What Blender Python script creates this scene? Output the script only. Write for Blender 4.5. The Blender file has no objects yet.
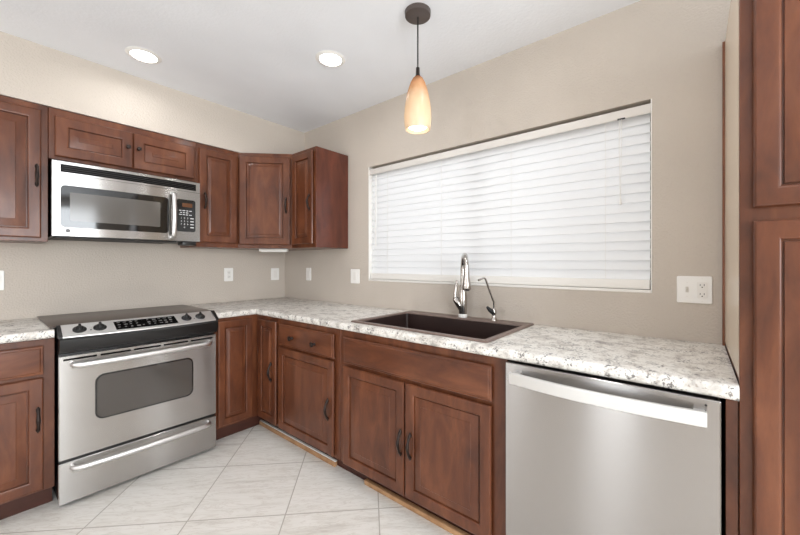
import bpy, bmesh, math, random
from mathutils import Vector, Matrix
random.seed(7)
S = bpy.context.scene
COL = S.collection
PI = math.pi

# ------------------------------------------------------------------ camera
cam = bpy.data.objects.new('camera', bpy.data.cameras.new('camera'))
COL.objects.link(cam)
cam.location = (-1.9646, -3.1411, 1.25)
cam.rotation_euler = (PI/2, 0, 0.6888 - PI/2)
cam.data.sensor_width = 36
cam.data.lens = 353.73/800*36
cam.data.shift_x = -3.3/800
cam.data.shift_y = -4.2/800
cam.data.clip_start = .02
S.camera = cam
# ------------------------------------------------------------------ world, lights, exposure
S.view_settings.view_transform = 'Standard'
S.view_settings.look = 'None'
S.view_settings.gamma = 1
S.view_settings.use_curve_mapping = False
S.view_settings.exposure = -0.03
w = bpy.data.worlds.new('World'); S.world = w; w.use_nodes = True
bg = w.node_tree.nodes['Background']
bg.inputs[0].default_value = (.86, .93, 1, 1); bg.inputs[1].default_value = 1.3

def area(name, loc, rot, sx, sy, power, col=(1, 1, 1)):
    l = bpy.data.lights.new(name, 'AREA'); l.shape = 'RECTANGLE'; l.size = sx; l.size_y = sy
    l.energy = power; l.color = col
    o = bpy.data.objects.new(name, l); COL.objects.link(o); o.location = loc; o.rotation_euler = rot
    return o
# daylight through the glass door (behind the camera) and into the kitchen window; the side window light is added fill
area('daylight_patio_door', (-5.14, -2.28, 1.12), (0, -PI/2, 0), 1.9, .5, 15, (.93, .97, 1))
area('added_side_fill', (-2.6, -6.42, 1.45), (PI/2, 0, 0), 3.0, 1.6, 200, (.91, .96, 1))
area('daylight_front_window', (-5.14, -.72, 1.5), (0, -PI/2, 0), 1.3, .6, 16, (.93, .97, 1))
area('daylight_kitchen_window', (.45, -2.08, 1.75), (0, PI/2 - .25, 0), 1.2, 2.0, 13.5, (.96, .98, 1))
CAN_W = 1.9
PENDANT_W = .13
try:
    S.cycles.diffuse_bounces = 6; S.cycles.max_bounces = 12; S.cycles.transparent_max_bounces = 16
    S.cycles.sample_clamp_indirect = 6
    S.cycles.caustics_reflective = False
except Exception: pass

# ------------------------------------------------------------------ helpers
def lin(r, g, b):
    f = lambda c: (c/255/12.92 if c/255 <= .04045 else ((c/255+.055)/1.055)**2.4)
    return (f(r), f(g), f(b), 1)

class N:
    """small node-tree helper"""
    def __init__(s, name):
        s.m = bpy.data.materials.new(name); s.m.use_nodes = True
        s.t = s.m.node_tree; s.b = s.t.nodes['Principled BSDF']
    def n(s, typ, **kw):
        nd = s.t.nodes.new(typ)
        for k, v in kw.items():
            if k in nd.inputs: nd.inputs[k].default_value = v
            else: setattr(nd, k, v)
        return nd
    def l(s, a, b): s.t.links.new(a, b)
    def ramp(s, fac, stops, interp='LINEAR'):
        r = s.t.nodes.new('ShaderNodeValToRGB'); r.color_ramp.interpolation = interp
        e = r.color_ramp.elements
        while len(e) < len(stops): e.new(.5)
        for q, (p, c) in zip(e, stops): q.position = p; q.color = c
        s.l(fac, r.inputs[0]); return r.outputs[0]
    def bump(s, h, strength=.1, dist=.01):
        b = s.n('ShaderNodeBump', Strength=strength, Distance=dist); s.l(h, b.inputs['Height'])
        s.l(b.outputs[0], s.b.inputs['Normal']); return b
    def mix(s, fac, a, b, blend='MIX'):
        m = s.t.nodes.new('ShaderNodeMix'); m.data_type = 'RGBA'; m.blend_type = blend
        for v, i in ((fac, 0), (a, 6), (b, 7)):
            if hasattr(v, 'links') or isinstance(v, bpy.types.NodeSocket): s.l(v, m.inputs[i])
            else: m.inputs[i].default_value = v
        return m.outputs[2]

def mat(name, col, rough=.5, metal=0, **kw):
    h = N(name); b = h.b
    b.inputs['Base Color'].default_value = col; b.inputs['Roughness'].default_value = rough
    b.inputs['Metallic'].default_value = metal
    for k, v in kw.items(): b.inputs[k].default_value = v
    return h.m

def emis(name, col, strength):
    h = N(name); h.b.inputs['Base Color'].default_value = col
    h.b.inputs['Emission Color'].default_value = col; h.b.inputs['Emission Strength'].default_value = strength
    return h.m

def make_wall(name, col, bump=.25, scale=90):
    h = N(name); b = h.b; b.inputs['Roughness'].default_value = .85
    b.inputs['Specular IOR Level'].default_value = .25
    g = h.n('ShaderNodeNewGeometry')
    n1 = h.n('ShaderNodeTexNoise', Scale=scale, Detail=3.0); h.l(g.outputs['Position'], n1.inputs['Vector'])
    n2 = h.n('ShaderNodeTexNoise', Scale=2.0, Detail=2.0); h.l(g.outputs['Position'], n2.inputs['Vector'])
    c2 = tuple(x*.93 for x in col[:3]) + (1,)
    h.l(h.ramp(n2.outputs[0], [(.3, c2), (.7, col)]), b.inputs['Base Color'])
    h.bump(n1.outputs[0], bump, .006); return h.m

def make_wood(name, dark, mid, light, horiz=False, rough=.34, coat=.2):
    h = N(name); b = h.b
    tc = h.n('ShaderNodeTexCoord'); oi = h.n('ShaderNodeObjectInfo')
    va = h.n('ShaderNodeVectorMath', operation='SCALE'); va.inputs[0].default_value = (3.1, 5.7, 7.3)
    h.l(oi.outputs['Random'], va.inputs['Scale'])
    ad = h.n('ShaderNodeVectorMath', operation='ADD'); h.l(tc.outputs['Object'], ad.inputs[0]); h.l(va.outputs[0], ad.inputs[1])
    mp = h.n('ShaderNodeMapping'); h.l(ad.outputs[0], mp.inputs[0])
    mp.inputs['Scale'].default_value = (2.2, 8, 8) if horiz else (8, 8, 2.2)
    n1 = h.n('ShaderNodeTexNoise', Scale=1.6, Detail=4.0, Roughness=.55, Distortion=.6); h.l(mp.outputs[0], n1.inputs['Vector'])
    n2 = h.n('ShaderNodeTexNoise', Scale=11.0, Detail=5.0, Roughness=.7, Distortion=.3); h.l(mp.outputs[0], n2.inputs['Vector'])
    n3 = h.n('ShaderNodeTexNoise', Scale=3.2, Detail=2.0); h.l(ad.outputs[0], n3.inputs['Vector'])
    c1 = h.ramp(n1.outputs[0], [(.25, dark), (.5, mid), (.75, light)])
    gr = h.ramp(n2.outputs[0], [(.3, (.72, .72, .72, 1)), (.6, (1, 1, 1, 1))])
    c2 = h.mix(.4, c1, gr, 'MULTIPLY')
    bl = h.ramp(n3.outputs[0], [(.3, (.78, .74, .72, 1)), (.7, (1.12, 1.12, 1.12, 1))])
    c3 = h.mix(.6, c2, bl, 'MULTIPLY')
    h.l(c3, b.inputs['Base Color']); b.inputs['Roughness'].default_value = rough
    b.inputs['Coat Weight'].default_value = coat; b.inputs['Coat Roughness'].default_value = .14; b.inputs['Specular IOR Level'].default_value = .35
    h.bump(n2.outputs[0], .05, .002); return h.m

def make_steel(name, tangent_z=True, col=(.46, .445, .43, 1), rough=.25, along=(1, 0, 0)):
    h = N(name); b = h.b
    b.inputs['Base Color'].default_value = col; b.inputs['Metallic'].default_value = 1
    g = h.n('ShaderNodeNewGeometry'); mp = h.n('ShaderNodeMapping'); h.l(g.outputs['Position'], mp.inputs[0])
    mp.inputs['Scale'].default_value = tuple(4 if a else 300 for a in along)
    n = h.n('ShaderNodeTexNoise', Scale=1.0, Detail=3.0); h.l(mp.outputs[0], n.inputs['Vector'])
    mr = h.n('ShaderNodeMapRange'); mr.inputs[3].default_value = rough-.006; mr.inputs[4].default_value = rough+.006
    h.l(n.outputs[0], mr.inputs[0]); h.l(mr.outputs[0], b.inputs['Roughness'])
    b.inputs['Anisotropic'].default_value = 1.0
    t = h.n('ShaderNodeCombineXYZ'); t.inputs[2].default_value = 1
    h.l(t.outputs[0], b.inputs['Tangent'])
    return h.m

def make_counter():
    h = N('speckled_laminate'); b = h.b; g = h.n('ShaderNodeNewGeometry'); P = g.outputs['Position']
    a = h.n('ShaderNodeTexNoise', Scale=16.0, Detail=6.0, Roughness=.65, Distortion=.8); h.l(P, a.inputs['Vector'])
    base = h.ramp(a.outputs[0], [(.34, lin(168, 162, 156)), (.45, lin(208, 203, 196)), (.56, lin(229, 226, 220)), (.75, lin(212, 207, 200))])
    d = h.n('ShaderNodeTexNoise', Scale=105.0, Detail=3.0, Roughness=.6, Distortion=.5); h.l(P, d.inputs['Vector'])
    e = h.n('ShaderNodeTexNoise', Scale=20.0, Detail=3.0); h.l(P, e.inputs['Vector'])
    mu = h.n('ShaderNodeMath', operation='MULTIPLY'); h.l(d.outputs[0], mu.inputs[0])
    h.l(h.ramp(e.outputs[0], [(.35, (.55, .55, .55, 1)), (.62, (1.05, 1.05, 1.05, 1))]), mu.inputs[1])
    m1 = h.ramp(mu.outputs[0], [(.525, (0, 0, 0, 1)), (.60, (.85, .85, .85, 1))])
    c = h.mix(m1, base, lin(84, 80, 80))
    f = h.n('ShaderNodeTexNoise', Scale=120.0, Detail=2.0, Roughness=.5); h.l(P, f.inputs['Vector'])
    m2 = h.ramp(f.outputs[0], [(.6, (0, 0, 0, 1)), (.68, (.6, .6, .6, 1))])
    c = h.mix(m2, c, lin(140, 124, 112))
    h.l(c, b.inputs['Base Color']); b.inputs['Roughness'].default_value = .42
    b.inputs['Specular IOR Level'].default_value = .4
    return h.m

def make_floor():
    h = N('floor_tile'); b = h.b; g = h.n('ShaderNodeNewGeometry'); P = g.outputs['Position']
    def dot(v, off):
        d = h.n('ShaderNodeVectorMath', operation='DOT_PRODUCT'); h.l(P, d.inputs[0]); d.inputs[1].default_value = v
        a = h.n('ShaderNodeMath', operation='ADD'); h.l(d.outputs['Value'], a.inputs[0]); a.inputs[1].default_value = off
        return a.outputs[0]
    q = math.sqrt(.5)
    u = dot((q, -q, 0), .045 + 40*.463); v = dot((q, q, 0), 1.337 + 40*.466)
    cx = h.n('ShaderNodeCombineXYZ'); h.l(u, cx.inputs[0]); h.l(v, cx.inputs[1])
    br = h.n('ShaderNodeTexBrick', offset=0.0, squash=1.0)
    h.l(cx.outputs[0], br.inputs['Vector'])
    for k, val in (('Scale', 1), ('Mortar Size', .0032), ('Mortar Smooth', .2), ('Brick Width', .463), ('Row Height', .466), ('Bias', 0)): br.inputs[k].default_value = val
    br.inputs['Color1'].default_value = (0, 0, 0, 1); br.inputs['Color2'].default_value = (1, 1, 1, 1); br.inputs['Mortar'].default_value = (.5, .5, .5, 1)
    off = h.n('ShaderNodeVectorMath', operation='SCALE'); h.l(br.outputs['Color'], off.inputs[0]); off.inputs['Scale'].default_value = 7.0
    ad = h.n('ShaderNodeVectorMath', operation='ADD'); h.l(cx.outputs[0], ad.inputs[0]); h.l(off.outputs[0], ad.inputs[1])
    mp = h.n('ShaderNodeMapping'); h.l(ad.outputs[0], mp.inputs[0]); mp.inputs['Scale'].default_value = (1.8, 9, 1); mp.inputs['Rotation'].default_value = (0, 0, .16)
    n1 = h.n('ShaderNodeTexNoise', Scale=1.3, Detail=6.0, Roughness=.6, Distortion=1.1); h.l(mp.outputs[0], n1.inputs['Vector'])
    n2 = h.n('ShaderNodeTexNoise', Scale=3.4, Detail=5.0, Roughness=.65, Distortion=.7); h.l(mp.outputs[0], n2.inputs['Vector'])
    c1 = h.ramp(n1.outputs[0], [(.28, lin(216, 210, 202)), (.44, lin(234, 230, 223)), (.6, lin(239, 235, 229)), (.8, lin(226, 221, 214))])
    vein = h.ramp(n2.outputs[0], [(.455, (1, 1, 1, 1)), (.5, (.84, .82, .795, 1)), (.545, (1, 1, 1, 1))])
    c2 = h.mix(.75, c1, vein, 'MULTIPLY')
    c3 = h.mix(br.outputs['Fac'], c2, lin(186, 178, 168))
    h.l(c3, b.inputs['Base Color']); b.inputs['Roughness'].default_value = .38
    b.inputs['Specular IOR Level'].default_value = .35
    iv = h.n('ShaderNodeMath', operation='SUBTRACT'); iv.inputs[0].default_value = 1; h.l(br.outputs['Fac'], iv.inputs[1])
    h.bump(iv.outputs[0], .35, .002)
    return h.m

WALL = make_wall('wall_paint', lin(198, 188, 177), .5, 110)
CEIL = make_wall('ceiling_paint', lin(242, 244, 248), .2, 60)
WOOD = make_wood('cherry_wood', lin(72, 38, 23), lin(97, 54, 33), lin(122, 73, 47))
WOODH = make_wood('cherry_wood_horizontal', lin(72, 38, 23), lin(97, 54, 33), lin(122, 73, 47), True)
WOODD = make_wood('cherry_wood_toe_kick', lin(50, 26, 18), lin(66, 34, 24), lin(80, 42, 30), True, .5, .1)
TANW = make_wood('bare_wood', lin(150, 112, 78), lin(178, 138, 100), lin(196, 158, 118), True, .6, 0)
SCRIBE = make_wood('scribe_wood', lin(104, 62, 40), lin(128, 80, 54), lin(146, 96, 66))
CREAM = mat('cream_melamine', lin(212, 194, 172), .22)
STEEL = make_steel('brushed_steel_range', along=(1, 0, 0))
STEELX = make_steel('brushed_steel_dishwasher', along=(0, 1, 0), col=(.41, .39, .377, 1), rough=.23)
STRIP = mat('satin_steel_panel', (.80, .785, .765, 1), .42, .8)
BRIGHT = mat('satin_steel', (.74, .73, .72, 1), .36, 1)
CHROME = mat('polished_nickel', (.50, .47, .445, 1), .16, 1)
BRONZE = mat('oil_rubbed_bronze', lin(44, 34, 30), .38, .6)
CANOPY = mat('canopy_bronze', lin(88, 78, 74), .35, .4)
BLACK = mat('black_plastic', lin(24, 23, 23), .35)
GLASSK = mat('black_glass', lin(14, 13, 13), .06, **{'Specular IOR Level': .7})
COOK = mat('ceramic_glass_cooktop', lin(66, 52, 44), .3, **{'Specular IOR Level': .4})  # brown of the reflected wall put into the dark glass colour
OVENW = mat('oven_window_glass', lin(70, 65, 61), .09, **{'Specular IOR Level': .7})  # base lightened to stand in for the reflected floor
MICROW = mat('microwave_window_screen', lin(88, 84, 80), .12, **{'Specular IOR Level': .7})
MARK = mat('printed_marks', lin(205, 205, 205), .5)
DISPLAY = mat('amber_display', lin(92, 58, 34), .15)  # amber-brown reflection painted into the display colour
SINKM = mat('brown_composite', lin(46, 31, 28), .4)
SINKR = mat('brown_composite_rim_sheen', lin(112, 94, 86), .35)  # rim reflection painted as a lighter brown of the same composite
WHITE = mat('white_plastic', lin(238, 236, 232), .35)
VALW = mat('valance_white', lin(216, 211, 205), .5)
WHITEP = mat('white_paint', lin(232, 229, 224), .5)
PITCHB = mat('matte_black', lin(12, 12, 12), .9, **{'Specular IOR Level': .1})
TOGGLE = mat('toggle_ivory', lin(206, 201, 192), .4)
DIM = mat('dim_printed_marks', lin(112, 110, 108), .5)
SLOTM = mat('dark_slot', lin(40, 38, 36), .6)
COUNTER = make_counter()
FLOOR = make_floor()
FRAMEM = mat('window_frame_bronze', lin(70, 62, 56), .5)
GROUND = make_wall('yard_gravel', lin(176, 160, 140), .5, 30)
BLOCK = make_wall('yard_block_wall', lin(150, 132, 116), .4, 30)

def make_slat():
    h = N('slat_white'); h.t.nodes.remove(h.b)
    d = h.n('ShaderNodeBsdfDiffuse'); d.inputs[0].default_value = lin(240, 240, 240)
    t = h.n('ShaderNodeBsdfTranslucent'); t.inputs[0].default_value = lin(240, 241, 243)
    m = h.n('ShaderNodeMixShader'); m.inputs[0].default_value = .25
    h.l(d.outputs[0], m.inputs[1]); h.l(t.outputs[0], m.inputs[2]); h.l(m.outputs[0], h.t.nodes['Material Output'].inputs[0])
    return h.m
SLAT = make_slat()
def make_pane():
    h = N('window_glass'); h.t.nodes.remove(h.b)
    d = h.n('ShaderNodeBsdfTransparent'); g = h.n('ShaderNodeBsdfGlossy', Roughness=.02)
    m = h.n('ShaderNodeMixShader'); m.inputs[0].default_value = .06
    h.l(d.outputs[0], m.inputs[1]); h.l(g.outputs[0], m.inputs[2]); h.l(m.outputs[0], h.t.nodes['Material Output'].inputs[0])
    return h.m
PANE = make_pane()
def make_shade():
    h = N('amber_art_glass'); h.t.nodes.remove(h.b)
    tc = h.n('ShaderNodeTexCoord'); sp = h.n('ShaderNodeSeparateXYZ'); h.l(tc.outputs['Object'], sp.inputs[0])
    n = h.n('ShaderNodeTexNoise', Scale=14.0, Detail=4.0); h.l(tc.outputs['Object'], n.inputs['Vector'])
    ma = h.n('ShaderNodeMath', operation='MULTIPLY_ADD'); h.l(n.outputs[0], ma.inputs[0]); ma.inputs[1].default_value = .1; h.l(sp.outputs[2], ma.inputs[2])
    mr = h.n('ShaderNodeMapRange'); h.l(ma.outputs[0], mr.inputs[0]); mr.inputs[1].default_value = -.54; mr.inputs[2].default_value = -.26
    c = h.ramp(mr.outputs[0], [(.0, lin(214, 194, 166)), (.12, lin(230, 214, 190)), (.55, lin(226, 204, 172)), (.8, lin(206, 160, 116)), (1, lin(140, 88, 56))])
    d = h.n('ShaderNodeBsdfDiffuse'); t = h.n('ShaderNodeBsdfTranslucent'); g = h.n('ShaderNodeBsdfGlossy', Roughness=.25)
    h.l(c, d.inputs[0]); h.l(c, t.inputs[0])
    m = h.n('ShaderNodeMixShader'); m.inputs[0].default_value = .45
    h.l(d.outputs[0], m.inputs[1]); h.l(t.outputs[0], m.inputs[2])
    m2 = h.n('ShaderNodeMixShader'); m2.inputs[0].default_value = .05
    h.l(m.outputs[0], m2.inputs[1]); h.l(g.outputs[0], m2.inputs[2])
    h.l(m2.outputs[0], h.t.nodes['Material Output'].inputs[0])
    return h.m
SHADE = make_shade()
LAMP = emis('lamp_lens', (1, .98, .95, 1), 12)
BULB = emis('bulb_glow', (1, .95, .88, 1), 2.8)

class B:
    """collects geometry in the parent's local frame, links as ONE mesh object"""
    def __init__(s): s.bm = bmesh.new()
    def box(s, x0, x1, y0, y1, z0, z1, bev=0, seg=2):
        x0, x1 = sorted((x0, x1)); y0, y1 = sorted((y0, y1)); z0, z1 = sorted((z0, z1))
        M = Matrix.Translation(((x0+x1)/2, (y0+y1)/2, (z0+z1)/2)) @ Matrix.Diagonal((x1-x0, y1-y0, z1-z0, 1))
        r = bmesh.ops.create_cube(s.bm, size=1, matrix=M)
        if bev:
            es = list({e for v in r['verts'] for e in v.link_edges})
            bmesh.ops.bevel(s.bm, geom=es, offset=bev, segments=seg, affect='EDGES', profile=.5)
        return s
    def cyl(s, c, axis, r, h, n=32, r2=None, bev=0):
        """axis vector; starts at c, runs h along axis"""
        ax = Vector(axis).normalized(); q = ax.to_track_quat('Z', 'Y')
        M = Matrix.Translation(Vector(c) + ax*h/2) @ q.to_matrix().to_4x4()
        res = bmesh.ops.create_cone(s.bm, cap_ends=True, segments=n, radius1=r, radius2=r if r2 is None else r2, depth=h, matrix=M)
        if bev:
            es = [e for e in {e for v in res['verts'] for e in v.link_edges} if any(len(f.verts) > 4 for f in e.link_faces)]
            bmesh.ops.bevel(s.bm, geom=es, offset=bev, segments=2, affect='EDGES', profile=.5)
        return s
    def rings(s, rings, close=True, cap0=True, cap1=True):
        vs = [[s.bm.verts.new(p) for p in r] for r in rings]
        n = len(vs[0])
        for a, b in zip(vs, vs[1:]):
            for i in range(n if close else n-1):
                j = (i+1) % n
                s.bm.faces.new((a[i], a[j], b[j], b[i]))
        if cap0: s.bm.faces.new(list(reversed(vs[0])))
        if cap1: s.bm.faces.new(vs[-1])
        return s
    def lathe(s, prof, c=(0, 0, 0), axis=(0, 0, 1), n=40, cap0=False, cap1=False):
        q = Vector(axis).normalized().to_track_quat('Z', 'Y'); c = Vector(c)
        return s.rings([[c + q @ Vector((r*math.cos(2*PI*i/n), r*math.sin(2*PI*i/n), z)) for i in range(n)] for r, z in prof], True, cap0, cap1)
    def tube(s, pts, r, n=12, flat=1.0, up=None):
        """tube along a path; r a number or a list; flat squashes one axis"""
        pts = [Vector(p) for p in pts]; rs = r if isinstance(r, (list, tuple)) else [r]*len(pts)
        rg = []; ref = Vector(up) if up else None
        for i, p in enumerate(pts):
            d = (pts[min(i+1, len(pts)-1)] - pts[max(i-1, 0)]).normalized()
            if ref is None: ref = d.orthogonal()
            a = (ref - d*ref.dot(d)).normalized(); b = d.cross(a); ref = a
            rg.append([p + a*rs[i]*math.cos(2*PI*k/n)*flat + b*rs[i]*math.sin(2*PI*k/n) for k in range(n)])
        return s.rings(rg)
    def panel(s, x0, x1, z0, z1, yb, yf, prof):
        """slab facing -y: back at yb, front plane yf; prof = [(inset, depth behind front)]"""
        q = .006; rg = [[(x0+q, yb, z0+q), (x1-q, yb, z0+q), (x1-q, yb, z1-q), (x0+q, yb, z1-q)]]
        for i, d in prof:
            rg.append([(x0+i, yf+d, z0+i), (x1-i, yf+d, z0+i), (x1-i, yf+d, z1-i), (x0+i, yf+d, z1-i)])
        return s.rings(rg)
    def rrect(s, x0, x1, z0, z1, yb, yf, r, n=6, bev=.001):
        """rounded rectangle slab facing -y"""
        def loop(y, i):
            out = []
            for cx, cz, a0 in ((x1-r, z0+r, -PI/2), (x1-r, z1-r, 0), (x0+r, z1-r, PI/2), (x0+r, z0+r, PI)):
                for k in range(n+1):
                    a = a0 + k*PI/2/n
                    out.append((cx + (r-i)*math.cos(a), y, cz + (r-i)*math.sin(a)))
            return out
        return s.rings([loop(yb, 0), loop(yf+bev, 0), loop(yf, bev)])
    def xform(s, M): bmesh.ops.transform(s.bm, matrix=M, verts=s.bm.verts[:]); return s
    def done(s, name, m, parent=None, smooth=35, label=None, kind=None):
        bmesh.ops.recalc_face_normals(s.bm, faces=s.bm.faces[:])
        me = bpy.data.meshes.new(name); s.bm.to_mesh(me); s.bm.free()
        me.materials.append(m)
        for p in me.polygons: p.use_smooth = True
        me.set_sharp_from_angle(angle=math.radians(smooth))
        o = bpy.data.objects.new(name, me); COL.objects.link(o)
        if parent: o.parent = parent
        if label: o['label'] = label
        if kind: o['kind'] = kind
        return o

def thing(name, label, cat, loc=(0, 0, 0), rz=0, group=None):
    o = bpy.data.objects.new(name, None); COL.objects.link(o); o.empty_display_size = .1
    o.location = loc; o.rotation_euler = (0, 0, rz); o['label'] = label; o['category'] = cat
    if group: o['group'] = group
    return o
def tag(o, label, cat, group=None):
    o['label'] = label; o['category'] = cat
    if group: o['group'] = group
    return o
def struct(b, name, m, parent=None):
    o = b.done(name, m, parent)
    if not parent: o['kind'] = 'structure'
    return o

# ------------------------------------------------------------------ room shell
H = 2.468
ZT = 2.137            # top of the wall cabinets / soffit underside
struct(B().box(-5.35, .15, -6.65, .15, -.12, 0), 'floor', FLOOR)
struct(B().box(-5.35, .15, -6.65, .15, H, H+.12), 'ceiling', CEIL)
# range wall with the bulkhead that drops to the cabinet tops
b = B().box(-5.2, 0, 0, .15, 0, H); b.box(-5.2, 0, -.330, 0, ZT+.001, H)
struct(b, 'wall_left', WALL)
WL, WR, WB, WT = -1.172, -2.992, 1.113, 2.001     # kitchen window opening
b = B(); b.box(0, .15, WL, .15, 0, H); b.box(0, .15, -6.65, WR, 0, H); b.box(0, .15, WR, WL, 0, WB); b.box(0, .15, WR, WL, WT, H)
struct(b, 'wall_back', WALL)
DY0, DY1, DZ = -2.68, -1.88, 2.1; GY0, GY1 = -1.1, -.35
b = B(); b.box(-5.35, -5.2, DY1, GY0, 0, H); b.box(-5.35, -5.2, GY1, .15, 0, H); b.box(-5.35, -5.2, GY0, GY1, 0, .8); b.box(-5.35, -5.2, GY0, GY1, 2.2, H); b.box(-5.35, -5.2, -6.65, DY0, 0, H); b.box(-5.35, -5.2, DY0, DY1, DZ, H)
struct(b, 'wall_front', WALL)
b = B(); b.box(-5.2, -4.15, -6.65, -6.5, 0, H); b.box(-1.05, 0, -6.65, -6.5, 0, H); b.box(-4.15, -1.05, -6.65, -6.5, 0, .6); b.box(-4.15, -1.05, -6.65, -6.5, 2.3, H)
struct(b, 'wall_right', WALL)
# openings behind the camera
d1 = B(); d1.box(-5.30, -5.24, DY0, DY0+.06, 0, DZ); d1.box(-5.30, -5.24, DY1-.06, DY1, 0, DZ); d1.box(-5.30, -5.24, DY0, DY1, DZ-.06, DZ); d1.box(-5.30, -5.24, DY0, DY1, 0, .04)
d1 = struct(d1, 'door_1', WHITEP); struct(B().box(-5.275, -5.265, DY0+.06, DY1-.06, .04, DZ-.06), 'pane', PANE, d1)
d3 = B(); d3.box(-5.30, -5.24, GY0, GY0+.05, .8, 2.2); d3.box(-5.30, -5.24, GY1-.05, GY1, .8, 2.2); d3.box(-5.30, -5.24, GY0+.05, GY1-.05, .8, .85); d3.box(-5.30, -5.24, GY0+.05, GY1-.05, 2.15, 2.2)
d3 = struct(d3, 'window_3', WHITEP); struct(B().box(-5.275, -5.265, GY0+.05, GY1-.05, .85, 2.15), 'pane', PANE, d3)
d2 = B(); d2.box(-4.15, -4.09, -6.6, -6.54, .6, 2.3); d2.box(-1.11, -1.05, -6.6, -6.54, .6, 2.3); d2.box(-4.09, -1.11, -6.6, -6.54, 2.24, 2.3); d2.box(-4.09, -1.11, -6.6, -6.54, .6, .66); d2.box(-2.63, -2.57, -6.6, -6.54, .66, 2.24)
d2 = struct(d2, 'added_window', WHITEP); struct(B().box(-4.09, -1.11, -6.575, -6.565, .66, 2.24), 'pane', PANE, d2)  # unseen window, put in to carry the added fill light
# kitchen window: bronze slider in the recess
f = B(); x0, x1 = .085, .125
f.box(x0, x1, WR, WR+.04, WB, WT); f.box(x0, x1, WL-.04, WL, WB, WT); f.box(x0, x1, WR+.04, WL-.04, WT-.04, WT); f.box(x0, x1, WR+.04, WL-.04, WB, WB+.04); f.box(x0, x1, -2.11, -2.05, WB+.04, WT-.04)
win = struct(f, 'window_1', FRAMEM)
struct(B().box(.102, .108, WR+.04, WL-.04, WB+.04, WT-.04), 'pane', PANE, win)
struct(B().box(-.004, .084, WR+.001, WL-.001, WB, WB+.014, .003), 'window_sill', WHITEP, win)
for ya, yb in ((WR+.0005, WR+.005), (WL-.005, WL-.0005)):
    struct(B().box(-.002, .084, ya, yb, WB+.014, WT-.001), 'window_jamb', WHITEP, win)
# yard seen through the slats
struct(B().box(.2, 9, -9, 5, -.25, -.15), 'ground', GROUND)
struct(B().box(4.2, 4.4, -9, 5, -.15, 1.45), 'wall_yard', BLOCK)

# ------------------------------------------------------------------ cabinets
DOORP = lambda s, r: [(0, .006), (.002, .002), (.006, 0), (s-.010, 0), (s-.006, .0006), (s-.003, .002), (s-.001, .0045), (s, .013), (s+.004, .013), (s+.005, .0085), (s+.009, .0078), (s+.010+r, .0025), (s+.012+r, .0005), (s+.016+r, .0003)]
SLABP = [(0, .008), (.003, .0045), (.010, .0035), (.014, .0005), (.018, 0)]
def door(parent, x0, x1, z0, z1, yf, t=.02, s=.053, r=.029, name='door', label=None):
    return B().panel(x0, x1, z0, z1, yf+t, yf, DOORP(s, r)).done(name, WOOD, parent, 20, label)
def drawer(parent, x0, x1, z0, z1, yf, t=.02, name='drawer'):
    return B().panel(x0, x1, z0, z1, yf+t, yf, SLABP).done(name, WOODH, parent, 20)
def pull(parent, x, zc, yf, L=.10, name='handle'):
    """vertical arched cabinet pull with leaf-shaped feet, in the door's frame"""
    b = B(); h = L/2
    pts, rs = [], []
    for k in range(17):
        t = k/16; z = zc-h+L*t
        y = yf - .005 - .020*math.sin(PI*t)**.75
        pts.append((x, y, z)); rs.append(.0060 + .0028*math.exp(-((t-.5)/.16)**2) + .002*(abs(t-.5) > .42))
    b.tube(pts, rs, 10)
    for sgn in (-1, 1):
        b.lathe([(0.0005, 0), (.0075, .0005), (.0085, .003), (.004, .006), (.0005, .0065)], (x, yf, zc+sgn*h), (0, -1, 0), 14)
        b.lathe([(.0005, 0), (.004, .002), (.0055, .008), (.003, .015), (.0005, .018)], (x, yf-.004, zc+sgn*(h-.002)), (0, 0, sgn), 10)
    return b.done(name, BRONZE, parent, 50, 'dark bronze arched handle')
def knob(parent, x, z, yf, r=.0145, name='knob'):
    return B().lathe([(.0005, 0), (.009, 0), (.009, .003), (.0055, .006), (.005, .014), (.011, .018), (r, .022), (r, .026), (.011, .030), (.0005, .032)], (x, yf, z), (0, -1, 0), 24).done(name, BRONZE, parent, 50, 'dark bronze round knob')

FD, DF = .618, .640    # base face-frame depth and door-front depth
def carcass(parent, x0, x1, z0, z1, depth, toe=0, openings=()):
    """box behind a face frame; the toe kick is a part of its own"""
    b = B(); b.box(x0, x1, -(depth-.02), -.003, z0, z1)
    b.box(x0, x1, -depth, -(depth-.02), z0, z1, .0015, 1)
    o = b.done('carcass', WOOD, parent)
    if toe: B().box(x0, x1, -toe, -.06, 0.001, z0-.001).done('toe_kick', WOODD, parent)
    return o

CB = .872; TK = .112
# --- base cabinet left of the range
t = thing('base_cabinet', 'dark cherry base cabinet left of the range with one drawer above one door', 'cabinet', (-2.30, 0, 0))
carcass(t, 0, .598, TK, CB-.002, FD, .535)
dr = drawer(t, .03, .557, .697, .838, -DF)
knob(dr, .29, .768, -DF)
d = door(t, .03, .557, .125, .680, -DF); pull(d, .537, .478, -DF)
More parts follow.
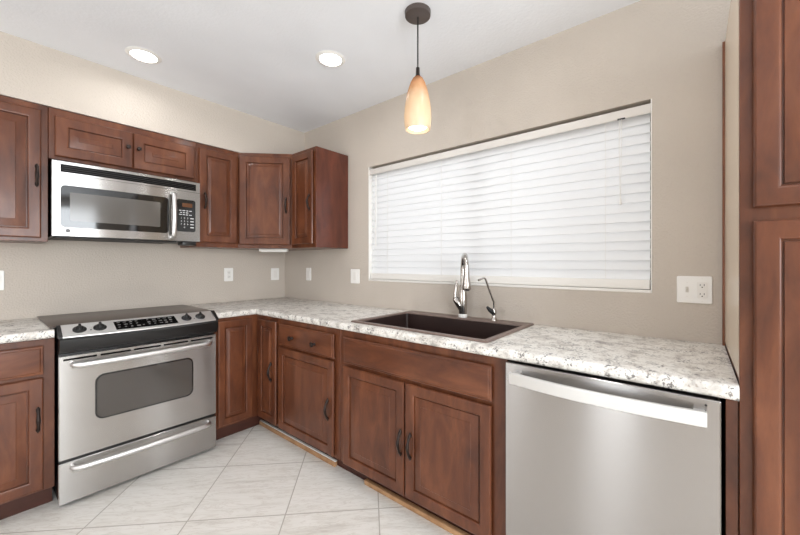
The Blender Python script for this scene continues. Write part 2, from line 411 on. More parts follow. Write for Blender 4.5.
# --- corner base cabinet: L-shaped carcass, two doors meeting in the inner corner
t = thing('corner_base_cabinet', 'L-shaped corner base cabinet with two narrow doors, right of the range', 'cabinet')
b = B(); b.box(-.926, -.003, -.598, -.003, TK, CB-.002); b.box(-.598, -.003, -.926, -.598, TK, CB-.002)
b.box(-.926, -.618, -.618, -.598, TK, CB-.002); b.box(-.618, -.598, -.926, -.618, TK, CB-.002); b.box(-.618, -.598, -.618, -.598, TK, CB-.002)
b.done('carcass', WOOD, t)
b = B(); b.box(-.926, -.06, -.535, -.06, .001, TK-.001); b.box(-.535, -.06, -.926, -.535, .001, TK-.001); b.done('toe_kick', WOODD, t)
door(t, -.906, -.664, .128, .850, -DF, s=.05, r=.016)
B().panel(.664, .906, .128, .845, -DF+.02, -DF, DOORP(.05, .016)).xform(Matrix.Rotation(-PI/2, 4, 'Z')).done('door', WOOD, t, 20)
dd = [o for o in t.children if o.name.startswith('door')][-1]
hp = pull(dd, 0, 0, 0, .11); hp.data.transform(Matrix.Translation((-DF, -.852, .488)) @ Matrix.Rotation(-PI/2, 4, 'Z'))
# --- drawer base on the window wall
RW = -PI/2
t = thing('drawer_base_cabinet', 'cherry base cabinet with a two-knob drawer over one door, left of the sink cabinet', 'cabinet', (0, -.928, 0), RW)
carcass(t, 0, .635, TK, CB-.002, FD, .535)
dr = drawer(t, .012, .592, .692, .837, -DF); knob(dr, .180, .760, -DF, .016); knob(dr, .420, .756, -DF, .016)
d = door(t, .012, .592, .123, .680, -DF); pull(d, .550, .392, -DF, .105)
# --- sink base
t = thing('sink_base_cabinet', 'wide cherry base cabinet under the sink with a blank panel over two doors', 'cabinet', (0, -1.565, 0), RW)
b = B(); b.box(0, .018, -.598, -.003, TK, CB-.002); b.box(.985, 1.003, -.598, -.003, TK, CB-.002); b.box(.018, .985, -.598, -.003, TK, TK+.018); b.box(.018, .985, -.021, -.003, TK+.018, .66)
b.box(0, 1.003, -FD, -.598, TK, CB-.002, .0015, 1); b.done('carcass', WOOD, t)
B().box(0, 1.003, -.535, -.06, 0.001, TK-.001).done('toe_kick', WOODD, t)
drawer(t, .040, .942, .689, .834, -DF, name='false_front')
d = door(t, .040, .487, .118, .672, -DF); pull(d, .470, .377, -DF, .105)
d = door(t, .494, .942, .118, .672, -DF); pull(d, .530, .377, -DF, .105)
# --- pantry
PY = -3.237
t = thing('pantry_cabinet', 'tall cherry pantry cabinet at the right edge with a cream side panel', 'cabinet', (0, PY, 0), RW)
PH = 2.15
b = B(); b.box(.002, .60, -.60, -.003, TK, PH); b.box(0, .60, -.618, -.60, TK, PH, .0015, 1); b.done('carcass', WOOD, t)
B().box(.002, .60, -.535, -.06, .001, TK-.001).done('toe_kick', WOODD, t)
B().box(-.0005, .0015, -.6, -.024, .93, PH-.001).done('side_panel', CREAM, t, label='cream side panel')
B().box(-.008, .0015, -.024, -.003, .9148, PH+.003, .001, 1).done('scribe_strip', SCRIBE, t, label='thin brown strip against the wall')
d = door(t, .026, .575, 1.400, PH-.03, -DF, r=.036); pull(d, .545, 1.50, -DF)
d = door(t, .026, .575, .128, 1.364, -DF, r=.036); pull(d, .545, 1.05, -DF)
t2 = thing('filler_panel', 'narrow cherry filler board between the dishwasher and the pantry', 'panel', (0, -3.209, 0), RW)
B().box(0, .0265, -.612, -.02, .001, CB-.002, .001, 1).done('board', WOOD, t2)

# --- wall cabinets
UD, UF = .322, .343
ZB = 1.372
t = thing('wall_cabinet', 'cherry wall cabinet at the far left, beside the microwave', 'cabinet', (-2.31, 0, 0))
carcass(t, 0, .612, ZB, ZT-.001, UD)
d = door(t, .03, .584, ZB+.02, ZT-.035, -UF, r=.032); pull(d, .566, 1.735, -UF)
t = thing('over_range_cabinet', 'short wide cherry wall cabinet with two knobbed doors above the microwave', 'cabinet', (-1.696, 0, 0))
carcass(t, 0, .766, 1.845, ZT-.001, UD)
d = door(t, .024, .386, 1.862, ZT-.045, -UF, s=.058, r=.034); knob(d, .358, 1.992, -UF, .0125)
d = door(t, .390, .751, 1.862, ZT-.045, -UF, s=.058, r=.034); knob(d, .414, 1.992, -UF, .0125)
t = thing('wall_cabinet', 'narrow single-door cherry wall cabinet just right of the microwave', 'cabinet', (-.929, 0, 0))
carcass(t, 0, .310, ZB, ZT-.001, UD)
d = door(t, .016, .292, ZB+.035, ZT-.035, -UF, r=.016); pull(d, .052, 1.715, -UF)
# diagonal corner cabinet
DC = .6185
t = thing('corner_wall_cabinet', 'cherry corner wall cabinet with its door set diagonally across the corner', 'cabinet')
pts = [(-.003, -.003), (-DC, -.003), (-DC, -UD), (-UD, -DC), (-.003, -DC)]
b = B(); b.rings([[(x, y, ZB) for x, y in pts], [(x, y, ZT-.001) for x, y in pts]]); b.done('carcass', WOOD, t)
W = (DC-UD)*math.sqrt(2); MID = (-(DC+UD)/2, -(DC+UD)/2)
MD = Matrix.Translation((MID[0], MID[1], 0)) @ Matrix.Rotation(-PI/4, 4, 'Z')
d = B().panel(-W/2+.012, W/2-.014, ZB+.028, ZT-.03, -.001, -.021, DOORP(.055, .018)).xform(MD).done('door', WOOD, t, 20)
h = pull(d, W/2-.042, 1.715, -.021); h.data.transform(MD)
t = thing('wall_cabinet', 'cherry wall cabinet on the window wall, showing its glossy end panel', 'cabinet', (0, -.6195, 0), RW)
carcass(t, 0, .314, ZB, ZT-.001, UD)
B().box(.3142, .318, -UD, -.003, ZB, ZT-.001, .001, 1).done('end_panel', make_wood('cherry_end_panel', lin(72, 33, 22), lin(90, 44, 30), lin(102, 52, 36), False, .2, .6), t)
d = door(t, .022, .294, ZB+.028, ZT-.03, -UF, r=.016); pull(d, .265, 1.715, -UF)
u = thing('under_cabinet_light', 'slim white light bar fixed under the corner wall cabinet', 'light', (-.345, -.385, ZB-.022), -PI/4)
B().box(-.115, .115, -.03, .03, 0, .021, .004).done('housing', WHITEP, u)
B().box(-.1, .1, -.022, .022, -.004, -.0002, .0015).done('diffuser', WHITE, u)

# ------------------------------------------------------------------ countertops
def countertop(xs, ys, inside, front, name, label):
    b = B(); bm = b.bm; V = {}
    z1, z0 = .914, CB
    def v(x, y):
        k = (x, y)
        if k not in V: V[k] = bm.verts.new((x, y, z1))
        return V[k]
    fs = []
    for i in range(len(xs)-1):
        for j in range(len(ys)-1):
            if inside((xs[i]+xs[i+1])/2, (ys[j]+ys[j+1])/2):
                fs.append(bm.faces.new((v(xs[i], ys[j]), v(xs[i+1], ys[j]), v(xs[i+1], ys[j+1]), v(xs[i], ys[j+1]))))
    r = bmesh.ops.extrude_face_region(bm, geom=fs)
    for e in r['geom']:
        if isinstance(e, bmesh.types.BMVert): e.co.z = z0
    es = [e for e in bm.edges if abs(e.verts[0].co.z-e.verts[1].co.z) < 1e-6 and all(front(q.co.x, q.co.y) for q in e.verts) and len({round(f.normal.z) for f in e.link_faces}) > 0 and any(abs(f.calc_center_median().z-(z0+z1)/2) < .001 for f in e.link_faces)]
    bm.normal_update()
    bmesh.ops.bevel(bm, geom=es, offset=.014, segments=4, affect='EDGES', profile=.5)
    o = b.done(name, COUNTER); tag(o, label, 'countertop'); return o
CE = .643
SX0, SX1, SY0, SY1 = -.572, -.042, -2.452, -1.640     # sink cut-out
inside = lambda x, y: (y > -CE or x > -CE) and not (SX0 < x < SX1 and SY0 < y < SY1)
front = lambda x, y: (abs(y+CE) < 1e-4 and x < -CE+1e-4) or (abs(x+CE) < 1e-4 and y < -CE+1e-4)
countertop([-.926, -CE, SX0, SX1, -.002], [-3.2355, SY0, SY1, -CE, -.002], inside, front, 'countertop', 'L-shaped speckled off-white countertop running from the range past the sink to the pantry')
countertop([-2.32, -1.705], [-CE, -.002], lambda x, y: True, lambda x, y: abs(y+CE) < 1e-4, 'countertop', 'short speckled off-white countertop at the far left, beside the range')

# ------------------------------------------------------------------ sink
t = thing('kitchen_sink', 'dark brown drop-in single-bowl sink set in the counter below the window', 'sink', (0, -2.045, .914))
ox0, ox1, oy = -.597, -.022, .424
def rr(x0, x1, y0, y1, r, z, n=5):
    out = []
    for cx, cy, a0 in ((x1-r, y0+r, -PI/2), (x1-r, y1-r, 0), (x0+r, y1-r, PI/2), (x0+r, y0+r, PI)):
        for k in range(n+1):
            a = a0+k*PI/2/n; out.append((cx+r*math.cos(a), cy+r*math.sin(a), z))
    return out
bx0, bx1, by = -.566, -.115, .394
B().rings([rr(ox0, ox1, -oy, oy, .012, .0008), rr(ox0, ox1, -oy, oy, .012, .005), rr(ox0+.004, ox1-.004, -oy+.004, oy-.004, .01, .009), rr(bx0-.004, bx1+.004, -by-.004, by+.004, .016, .009), rr(bx0, bx1, -by, by, .014, .004), rr(bx0, bx1, -by, by, .014, .0)], True, False, False).done('rim', SINKR, t, 40)
B().rings([rr(bx0, bx1, -by, by, .014, -.0002), rr(bx0+.004, bx1-.004, -by+.004, by-.004, .02, -.19), rr(bx0+.02, bx1-.02, -by+.02, by-.02, .02, -.205), rr(bx0+.02, bx1-.02, -by+.02, by-.02, .02, -.212), rr(bx0-.006, bx1+.006, -by-.006, by+.006, .02, -.200), rr(bx0-.006, bx1+.006, -by-.006, by+.006, .02, -.0002)], True, False, False)
b = B(); b.rings([rr(bx0, bx1, -by, by, .014, -.0002), rr(bx0+.004, bx1-.004, -by+.004, by-.004, .02, -.19), rr(bx0+.02, bx1-.02, -by+.02, by-.02, .02, -.205)], True, False, True)
b.done('basin', SINKM, t, 40)
B().lathe([(.045, -.2035), (.043, -.2005), (.032, -.2005), (.028, -.204), (.0005, -.204)], (-.33, 0, 0), n=32).done('drain', BRIGHT, t)

# main faucet
FZ = .914+.0095
t = thing('kitchen_faucet', 'tall polished pull-down faucet with side lever on the back rim of the sink', 'faucet', (-.072, -2.052, FZ))
B().lathe([(.0005, 0), (.027, 0), (.027, .014), (.024, .018), (.0235, .02)], n=32).done('base_ring', WHITE, t, label='pale base ring')
b = B().lathe([(.0245, .0202), (.0255, .06), (.0275, .10), (.027, .125), (.0225, .16), (.016, .195), (.0005, .195)], n=32)
b.done('body', CHROME, t, 60)
dv = Vector((-.80, -.60, 0)).normalized()
pts = [Vector((0, 0, .165)), Vector((0, 0, .22)), Vector((0, 0, .29))]
R = .085
for k in range(1, 13):
    a = k/12*PI*.97
    pts.append(dv*(R-R*math.cos(a)) + Vector((0, 0, .29+R*math.sin(a))))
b = B().tube(pts, [.0145]*3+[.0135]*12, 16); b.done('spout', CHROME, t, 60)
e = pts[-1]
B().lathe([(.0005, .02), (.0135, .02), (.0145, 0), (.0185, -.05), (.0245, -.095), (.026, -.115), (.023, -.12), (.0005, -.12)], e, n=24).done('spray_head', CHROME, t, 60)
B().lathe([(.0005, 0), (.016, 0), (.0175, .003), (.0005, .004)], e+Vector((0, 0, -.1245)), n=20).done('nozzle', BLACK, t, 60)
sd = Vector((-.55, .83, 0)).normalized()
lv = B().tube([sd*.006+Vector((0, 0, .045)), sd*.026+Vector((0, 0, .080)), sd*.046+Vector((0, 0, .112)), sd*.050+Vector((0, 0, .120))], [.018, .0205, .0195, .012], 16)
lv.tube([sd*.046+Vector((0, 0, .112)), sd*.046+Vector((0, 0, .15)), sd*.040+Vector((0, 0, .19)), sd*.034+Vector((0, 0, .222))], [.0105, .009, .0085, .007], 12)
lv.done('lever', CHROME, t, 60)
# filter faucet
t = thing('filter_faucet', 'small slim beverage faucet with thin bent spout, right of the main faucet', 'faucet', (-.072, -2.255, FZ))
B().lathe([(.0005, 0), (.019, 0), (.018, .008), (.013, .012), (.0125, .035), (.015, .045), (.013, .06), (.007, .072), (.0005, .073)], n=24).done('body', CHROME, t, 60)
sdv = Vector((-.75, .30, 0)).normalized()
B().tube([(0, 0, .06), (0, 0, .105), sdv*.012+Vector((0, 0, .125)), sdv*.062+Vector((0, 0, .236)), sdv*.070+Vector((0, 0, .243)), sdv*.080+Vector((0, 0, .244)), sdv*.115+Vector((0, 0, .232))], .0058, 12).done('spout', CHROME, t, 60)
B().tube([(-.004, .003, .045), (-.022, .018, .062), (-.034, .026, .078)], [.014, .0115, .007], 12).done('lever', BLACK, t, 60, 'small black lever')

# ------------------------------------------------------------------ range
X0, RWID = -1.694, .764
t = thing('range', 'stainless slide-in electric range with black cooktop, between the two countertops', 'range', (X0, 0, 0))
b = B(); b.box(.004, RWID-.004, -.632, -.03, .03, .905)
for xx in (.05, RWID-.05):
    for yy in (-.58, -.10): b.cyl((xx, yy, .001), (0, 0, 1), .018, .03, 16)
b.done('body', BLACK, t)
B().box(-.024, RWID+.016, -.604, -.028, .9165, .925, .003).done('cooktop', COOK, t)
# front control panel: sloped steel strip, bowed towards the room, black fascia below
n = 25
def bow(u): return .036*(1-(2*u-1)**2)
def strip(x0, x1, sec):
    """loft a closed section sec(u)->[(y,z)] from x0 to x1"""
    rg = []
    for i in range(n):
        u = i/(n-1); x = x0+(x1-x0)*u; U = x/RWID
        rg.append([(x, y, z) for y, z in sec(U)])
    return rg
B().rings(strip(.014, RWID-.014, lambda u: [(-.604, .9285), (-.690-bow(u), .878), (-.690-bow(u), .873), (-.604, .9225)])).done('control_panel', STRIP, t, 20)
cp = [o for o in t.children if o.name.startswith('control_panel')][-1]
B().rings(strip(.003, RWID-.003, lambda u: [(-.633, .8715), (-.692-bow(u), .8715), (-.700-bow(u), .862), (-.696-bow(u), .828), (-.684-bow(u)*.8, .800), (-.668, .788), (-.633, .788)])).done('fascia', BLACK, t, 30)
for xa, xb in ((-.003, .0132), (RWID-.0132, RWID+.003)):
    B().rings([[(x, y, z) for y, z in ((-.6055, .9295), (-.6055, .872), (-.696, .872), (-.696, .882), (-.650, .914), (-.617, .9305))] for x in (xa, xb)]).done('end_cap', BLACK, t, 30)
slope = Vector((0, -(.9285-.878), .086)).normalized()      # outward normal of the strip
def onstrip(u, f):   # u along the width 0..1, f from back 0 to front 1
    return Vector((u*RWID, -.604-(.086+bow(u))*f, .9285-.0505*f))
for u in (.107, .214, .765, .872):
    c = onstrip(u, .52)
    k = B().lathe([(.0005, .0005), (.028, .0005), (.028, .004), (.024, .007), (.017, .009), (.0155, .017), (.013, .019), (.0005, .019)], c, slope, 28)
    q = slope.to_track_quat('Z', 'Y').to_matrix().to_4x4()
    m = B().box(-.0055, .0055, -.017, .017, .014, .029, .003); m.xform(Matrix.Translation(c) @ q)
    me = bpy.data.meshes.new('x'); m.bm.to_mesh(me); m.bm.free(); k.bm.from_mesh(me)
    k.done('knob', BLACK, cp, 40, 'black control knob')
    # indicator tick
ua, ub = .297, .690
rg = []
for i in range(9):
    u = ua+(ub-ua)*i/8; a = onstrip(u, .16); bb = onstrip(u, .84)
    rg.append([a+slope*.0006, bb+slope*.0006, bb-slope*.001, a-slope*.001])
B().rings(rg).done('display', GLASSK, cp, 20)
disp = [o for o in cp.children if o.name.startswith('display')][-1]
b = B()
def dash(u0, u1, f0, f1):
    p = [onstrip(u0, f0), onstrip(u1, f0), onstrip(u1, f1), onstrip(u0, f1)]
    b.rings([[q+slope*.0008 for q in p], [q+slope*.0013 for q in p]])
for cx in range(10):
    for ry in range(3):
        if cx in (4,) and ry != 2: continue
        u0 = ua+.016+cx*.0365; f0 = .24+ry*.19
        w_ = random.choice((.012, .018, .023)); dash(u0, u0+w_, f0, f0+random.choice((.05, .09)))
b.done('button_marks', DIM, disp)
for u in (.163, .82):
    b = B(); p = onstrip(u, .62); b.cyl(p+slope*.0002, slope, .0035, .0008, 12); b.done('indicator', BLACK, cp)
# oven door
DYF = -.668
b = B()
b.rrect(.001, RWID-.001, .2455, .7775, -.634, DYF, .006, 4, .004)
od = b.done('oven_door', STEEL, t, 30)
for k in range(5):
    xa = .018+k*.147
    B().rrect(xa, xa+.132, .752, .7615, DYF-.0002, DYF-.0012, .003, 4, .0003).done('vent_slot', PITCHB, od)
B().rrect(.142, .622, .410, .653, DYF-.0002, DYF-.0015, .04, 8, .0006).done('window_trim', GLASSK, od)
B().rrect(.150, .614, .418, .645, DYF-.0017, DYF-.0023, .034, 8, .0004).done('window', OVENW, od, label='dark tinted oven window')
def barhandle(parent, xa, xb, z, yf, out, r, droop=.0, m=BRIGHT):
    pts = [(xa, yf+.002, z-.0), (xa+.004, yf-out*.55, z), (xa+.022, yf-out*.92, z)]
    for i in range(11):
        u = i/10; pts.append((xa+.045+(xb-xa-.09)*u, yf-out-.012*math.sin(PI*u), z))
    pts += [(xb-.022, yf-out*.92, z), (xb-.004, yf-out*.55, z), (xb, yf+.002, z)]
    return B().tube(pts, r, 14, 1.35, (0, 0, 1)).done('handle', m, parent, 60, 'bowed steel bar handle')
barhandle(od, .052, .720, .728, DYF, .042, .0115)
b = B(); b.rrect(.001, RWID-.001, .022, .2315, -.634, DYF, .006, 4, .004)
sdw = b.done('storage_drawer', STEEL, t, 30)
barhandle(sdw, .052, .716, .200, DYF, .040, .0105)
B().box(.006, RWID-.006, -.66, -.634, .2335, .2445).done('gap_trim', BLACK, t)

# ------------------------------------------------------------------ microwave
MX0, MW, MZ0, MZ1, MF = -1.690, .757, 1.402, 1.822, -.402
t = thing('microwave', 'stainless over-the-range microwave with black window and keypad, under the short wall cabinet', 'microwave', (MX0, 0, 0))
b = B(); b.box(.002, MW-.002, -.372, -.003, MZ0, MZ1); b.done('body', BLACK, t)
mb = lambda x: -.018*(1-(2*x/MW-1)**2)
def face(x0, x1, z0, z1, dy0, dy1, name, m, parent, r=0, ang=30):
    """a slab following the bow of the microwave front, with softened corners"""
    b = B(); rg = []; K = 20
    us = [i/K for i in range(K+1)]
    if r:
        q = r/(x1-x0); cs = [q*(1-math.cos(j*PI/16)) for j in range(9)]
        us = cs + [u for u in us if q*1.01 < u < 1-q*1.01] + [1-c for c in cs[::-1]]
    for u in us:
        x = x0+(x1-x0)*u; e = 0
        if r:
            dx = min(x-x0, x1-x)
            e = r-math.sqrt(max(0, r*r-(r-dx)**2)) if dx < r else 0
        y = MF+mb(x)
        rg.append([(x, y+dy0, z0+e), (x, y+dy1, z0+e), (x, y+dy1, z1-e), (x, y+dy0, z1-e)])
    return b.rings(rg).done(name, m, parent, ang)
vt = face(0, MW, 1.7505, MZ1, .028, 0, 'vent_panel', STEEL, t)
face(.034, MW-.028, 1.763, 1.806, -.0002, -.0012, 'grille', PITCHB, vt)
gr = [o for o in vt.children][-1]
for k in range(3):
    zz = 1.7715+k*.0115
    face(.038, MW-.032, zz, zz+.003, -.0014, -.0032, 'louver', mat('louver_grey', lin(46, 43, 42), .35, .3), gr)
md = face(0, MW, MZ0+.002, 1.7485, .028, 0, 'door', STEEL, t)
face(.034, .558, 1.452, 1.690, -.0002, -.0012, 'window_frame', GLASSK, md, .022)
face(.072, .508, 1.490, 1.652, -.0014, -.0020, 'window', MICROW, md, .006)
kp = face(.606, .726, 1.470, 1.692, -.0002, -.0014, 'keypad', GLASSK, md, .014)
face(.640, .705, 1.640, 1.668, -.0016, -.0024, 'display', DISPLAY, kp, .003)
b = B()
def pad(x0, x1, z0, z1):
    y = MF+mb((x0+x1)/2)
    b.box(x0, x1, y-.0026, y-.0016, z0, z1)
for r_, ws in enumerate(((.014, .018, .012, .016), (.012, .01, .016), (.016, .012, .014, .018))):
    xx = .620+(.006 if r_ == 1 else 0)
    for w_ in ws: pad(xx, xx+w_, 1.612-r_*.014, 1.617-r_*.014); xx += w_+.007
b.done('button_marks', MARK, kp)
def text_mesh(txt, size, name, m, parent, M):
    cu = bpy.data.curves.new(name, 'FONT'); cu.body = txt; cu.size = size; cu.extrude = .0003; cu.align_x = 'CENTER'; cu.align_y = 'CENTER'
    o = bpy.data.objects.new(name, cu); COL.objects.link(o)
    dg = bpy.context.evaluated_depsgraph_get(); me = bpy.data.meshes.new_from_object(o.evaluated_get(dg))
    bpy.data.objects.remove(o); me.transform(M); me.materials.append(m)
    q = bpy.data.objects.new(name, me); COL.objects.link(q); q.parent = parent; return q
for k, ch in enumerate('1234567890'):
    x = .634+(k % 3)*.020 if k < 9 else .654
    z = 1.562-(k//3)*.021
    text_mesh(ch, .016, 'key_digit', MARK, kp, Matrix.Translation((x, MF+mb(x)-.0022, z)) @ Matrix.Rotation(PI/2, 4, 'X'))
b = B()
for k in range(4): pad(.692, .714, 1.560-k*.021, 1.5665-k*.021)
b.done('key_marks', MARK, kp)
# small round emblem
ex, ez = .064, 1.434
B().cyl((ex, MF+mb(ex)-.0001, ez), (0, -1, 0), .011, .001, 28).done('emblem', mat('emblem_grey', lin(86, 86, 90), .4), md)
em = [o for o in md.children if o.name.startswith('emblem')][-1]
b = B(); b.tube([(ex+.0088*math.cos(a), MF+mb(ex)-.0012, ez+.0088*math.sin(a)) for a in [i*2*PI/24 for i in range(25)]], .0006, 6)
for s_ in (-1, 1):
    b.tube([(ex+s_*.0035+.0028*math.cos(a), MF+mb(ex)-.0013, ez+.0036*math.sin(a)) for a in [.4+i*5.2/12 for i in range(13)]], .0006, 6)
b.done('emblem_script', MARK, em)
# vertical bowed handle
pts = [(.580, MF+mb(.580)+.004, 1.722), (.580, MF+mb(.580)-.022, 1.722)]
for i in range(11):
    u = i/10; pts.append((.580, MF+mb(.580)-.032-.014*math.sin(PI*u), 1.712-.275*u))
pts += [(.580, MF+mb(.580)-.022, 1.427), (.580, MF+mb(.580)+.004, 1.427)]
B().tube(pts, .010, 14, 1.35, (1, 0, 0)).done('handle', BRIGHT, md, 60, 'bowed vertical steel handle')
B().box(.65, .735, -.39, -.30, MZ0-.024, MZ0-.0005, .002).done('dark_recess', BLACK, t)  # black box standing in for the dark recess under the microwave front
B().box(.02, .62, -.36, -.04, MZ0-.006, MZ0-.0005).done('filter', SLOTM, t)

# ------------------------------------------------------------------ dishwasher
t = thing('dishwasher', 'stainless dishwasher with pale bowed bar handle, between sink cabinet and pantry', 'dishwasher', (0, -2.572, 0), RW)
B().box(.004, .616, -.60, -.03, .10, .862).done('body', BLACK, t)
B().box(.01, .61, -.55, -.06, .002, .099).done('toe_kick', BLACK, t)
dd = B().rrect(.0, .626, .115, .866, -.602, -.650, .004, 3, .003).done('door', STEELX, t, 30)
# wide flat bowed bar
rg = []
for i in range(25):
    u = i/24; x = .030+.566*u
    y = -.672-.026*math.sin(PI*u)
    rg.append([(x, y, .797), (x, y-.011, .797), (x, y-.013, .799), (x, y-.013, .837), (x, y-.011, .839), (x, y, .839)])
hd = B().rings(rg)
hd.box(.034, .060, -.676, -.648, .801, .835, .002); hd.box(.566, .592, -.676, -.648, .801, .835, .002)
hd.done('handle', mat('pale_satin_steel', (.74, .735, .725, 1), .4, .8), dd, 40, 'wide pale steel handle')
B().cyl((.594, -.6502, .849), (0, -1, 0), .003, .001, 12).done('indicator', BLACK, dd)

# ------------------------------------------------------------------ blind
t = thing('window_blind', 'white horizontal slat blind nearly closed across the kitchen window', 'blind', (0, (WL+WR)/2, WB))
HW = (WL-WR)/2-.006
zt = WT-WB
B().box(.012, .060, -HW, HW, zt-.045, zt-.016).done('headrail', WHITE, t)
B().box(.002, .010, -HW, HW, zt-.062, zt-.020, .002).done('valance', VALW, t)
PITCH = .0455
ns = 17
z = zt-.072
SL = []
sw, th = .058, .003
a = math.radians(69)
k = 0
while z > .08:
    # slat section: room edge up, outer edge down, slightly crowned
    cxs = .036
    up_, dn_ = [], []
    for i in range(7):
        s_ = (i/6-.5)*sw; cr = .0025*(1-(2*i/6-1)**2)
        X = s_*math.cos(a); Z = s_*math.sin(a)
        nx, nz = math.sin(a), -math.cos(a)
        up_.append((cxs+X-nx*(cr+th/2)*1, Z-nz*(cr+th/2))); dn_.append((cxs+X-nx*(cr-th/2), Z-nz*(cr-th/2)))
    sec = up_+dn_[::-1]
    tl = random.uniform(-.0012, .0012)
    b = B().rings([[(x_, yy, z+z_+(tl if yy > 0 else -tl)) for x_, z_ in sec] for yy in (-HW+.004, 0, HW-.004)])
    b.done('slat', SLAT, t, 50)
    z -= PITCH; k += 1
B().box(.012, .060, -HW+.004, HW-.004, .0165, .060, .003).done('bottom_rail', WHITEP, t)
for yy in (-.72, -.24, .24, .72):
    b = B(); b.box(.0105, .0117, yy-.0008, yy+.0008, .05, zt-.062); b.box(.064, .065, yy-.0008, yy+.0008, .05, zt-.045); b.done('ladder_cord', WHITEP, t)
B().tube([(.006, HW-.075, zt-.07), (-.002, HW-.075, zt-.09), (-.003, HW-.075, zt-.62)], .0035, 8).done('tilt_wand', WHITEP, t)
b = B()
for dx in (0, .008): b.tube([(.0, -HW+.115+dx, zt-.064), (-.002, -HW+.115+dx, zt-.2), (-.002, -HW+.117+dx*.3, zt-.44)], .0012, 6)
b.lathe([(.001, .03), (.004, .024), (.006, 0), (.001, -.002)], (-.002, -HW+.118, zt-.47), n=10)
b.done('lift_cord', WHITEP, t)
for yy in (-HW+.115,):
    B().box(.0005, .0018, yy-.016, yy+.016, zt-.066, zt-.058).done('cord_guide', SLOTM, t)

# ------------------------------------------------------------------ outlet and switch plates
def plate(name, label, cat, loc, rz, w_, kinds):
    t = thing(name, label, cat, loc, rz, 'white wall plates')
    B().rrect(-w_/2, w_/2, -.058, .058, -.0005, -.006, .006, 4, .002).done('plate', WHITE, t, 40)
    for cx, kd in kinds:
        if kd == 'outlet':
            f = B().rrect(cx-.017, cx+.017, -.034, .034, -.0062, -.0080, .005, 4, .0008).done('receptacle', WHITEP, t, 40)
            for zz in (-.019, .019):
                B().box(cx-.0075, cx-.0055, -.0086, -.0081, zz-.002, zz+.006).done('slot', SLOTM, f)
                B().box(cx+.0055, cx+.0075, -.0086, -.0081, zz-.002, zz+.006).done('slot', SLOTM, f)
                B().cyl((cx, -.0081, zz-.0075), (0, -1, 0), .0024, .0005, 10).done('ground_hole', SLOTM, f)
        elif kd == 'rocker':
            b = B(); rg = [(-.0062, -.033), (-.0075, -.033), (-.0095, 0), (-.0075, .033), (-.0062, .033)]
            b.rings([[(x, y, z) for y, z in rg] for x in (cx-.0165, cx+.0165)]); b.done('rocker', WHITEP, t, 20)
        elif kd == 'toggle':
            b = B().box(cx-.005, cx+.005, -.0075, -.0062, -.012, .012); b.box(cx-.0035, cx+.0035, -.019, -.0062, .0, .007, .001)
            b.done('toggle', TOGGLE, t)
        for zz in ((-.048, .048) if kd != 'toggle' else (-.03, .03)): B().cyl((cx, -.0061, zz), (0, -1, 0), .0028, .0007, 10).done('screw', WHITEP, t)
    return t
plate('outlet', 'white outlet plate on the range wall at the left picture edge', 'outlet', (-1.886, 0, 1.15), 0, .072, [(0, 'outlet')])
plate('outlet', 'white outlet plate on the range wall just right of the range', 'outlet', (-.55, 0, 1.152), 0, .076, [(0, 'outlet')])
plate('light_switch', 'white plate on the range wall beside the room corner', 'switch', (-.108, 0, 1.146), 0, .084, [(0, 'rocker')])
plate('light_switch', 'narrow white plate on the window wall beside the room corner', 'switch', (0, -.396, 1.150), RW, .072, [(0, 'rocker')])
plate('light_switch', 'white plate on the window wall close to the blind', 'switch', (0, -1.020, 1.145), RW, .102, [(0, 'rocker')])
plate('switch_outlet_plate', 'double white plate with toggle switch and outlet, right of the window', 'outlet', (0, -3.140, 1.137), RW, .118, [(-.024, 'toggle'), (.026, 'outlet')])

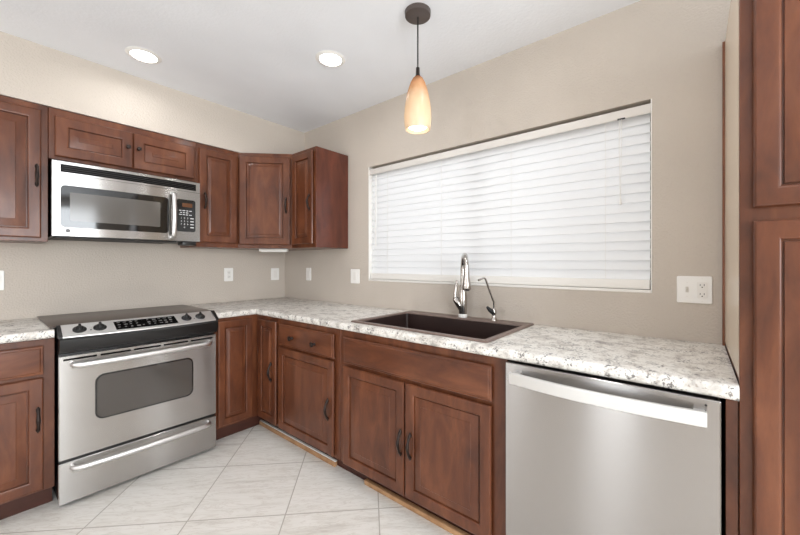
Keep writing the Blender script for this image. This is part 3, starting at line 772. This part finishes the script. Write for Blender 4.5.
# ------------------------------------------------------------------ ceiling lamps
def spot(loc, power, parent=None):
    l = bpy.data.lights.new('recessed_lamp', 'AREA'); l.shape = 'DISK'; l.size = .13; l.energy = power; l.color = (.98, .99, 1); l.spread = math.radians(165)
    o = bpy.data.objects.new('recessed_lamp', l); COL.objects.link(o); o.location = loc
    if parent: o.parent = parent
cans = [(-1.331, -.65, 'white recessed ceiling light above the range'), (-.612, -1.466, 'white recessed ceiling light beside the pendant'),
        (-.66, -2.6, 'white recessed ceiling light near the pantry'), (-1.34, -2.72, 'white recessed ceiling light above the dishwasher aisle'),
        (-2.7, -1.6, 'added white recessed ceiling light behind the viewpoint, nearer the range wall'), (-3.2, -4.2, 'added white recessed ceiling light far behind the viewpoint')]  # this last pair is unseen, added for extra light
for x, y, lb in cans:
    t = thing('recessed_light', lb, 'ceiling light', (x, y, H), 0, 'recessed ceiling lights')
    B().lathe([(.062, -.002), (.066, -.0075), (.078, -.006), (.088, -.0008), (.088, -.0002)], n=40).done('trim_ring', WHITE, t, 60)
    B().lathe([(.0005, -.0045), (.0615, -.0045), (.0615, -.0015), (.0005, -.0015)], n=40).done('lens', LAMP, t, 60)
    spot((0, 0, -.012), CAN_W, t)
# pendant
t = thing('pendant_light', 'amber glass pendant lamp hanging from a dark round canopy over the counter', 'pendant lamp', (-.597, -2.106, H))
B().lathe([(.0005, -.025), (.056, -.025), (.061, -.022), (.063, -.004), (.063, -.0005), (.0005, -.0005)], n=40).done('canopy', CANOPY, t, 40)
B().cyl((0, 0, -.275), (0, 0, 1), .0035, .249, 10).done('cord', BLACK, t)
B().lathe([(.004, -.268), (.009, -.272), (.010, -.306), (.016, -.316), (.019, -.324), (.004, -.324)], n=24).done('socket_cap', BRONZE, t, 50)
out = [(.014, -.314), (.023, -.322), (.035, -.344), (.047, -.380), (.057, -.424), (.0635, -.468), (.0658, -.510), (.064, -.545), (.060, -.572)]
inn = [(r-.004, z) for r, z in out[::-1]]
B().lathe(out+inn, n=48).done('shade', SHADE, t, 60, 'amber glass shade')
B().lathe([(.0005, -.564), (.040, -.563), (.047, -.557), (.045, -.542), (.031, -.490), (.017, -.46), (.013, -.326)], n=24).done('bulb', BULB, t, 60)
l = bpy.data.lights.new('pendant_lamp', 'POINT'); l.energy = PENDANT_W; l.color = (1, .95, .87); l.shadow_soft_size = .03
o = bpy.data.objects.new('pendant_lamp', l); COL.objects.link(o); o.location = (0, 0, -.60); o.parent = t

# ------------------------------------------------------------------ loose floor strips at the toe kick
o = B().box(-.560, -.5385, -1.44, -.5405, .0005, .030, .002).done('wood_strip', TANW); tag(o, 'bare wood strip with white top edge along the floor below the drawer cabinet', 'trim strip')
B().box(-.556, -.5385, -1.44, -.5405, .0302, .036, .002).done('white_edge', WHITEP, o, label='white top edge')
o = B().box(-.562, -.5385, -2.56, -1.70, .0005, .026, .002).done('wood_strip', TANW); tag(o, 'bare wood strip along the floor below the sink cabinet doors', 'trim strip')
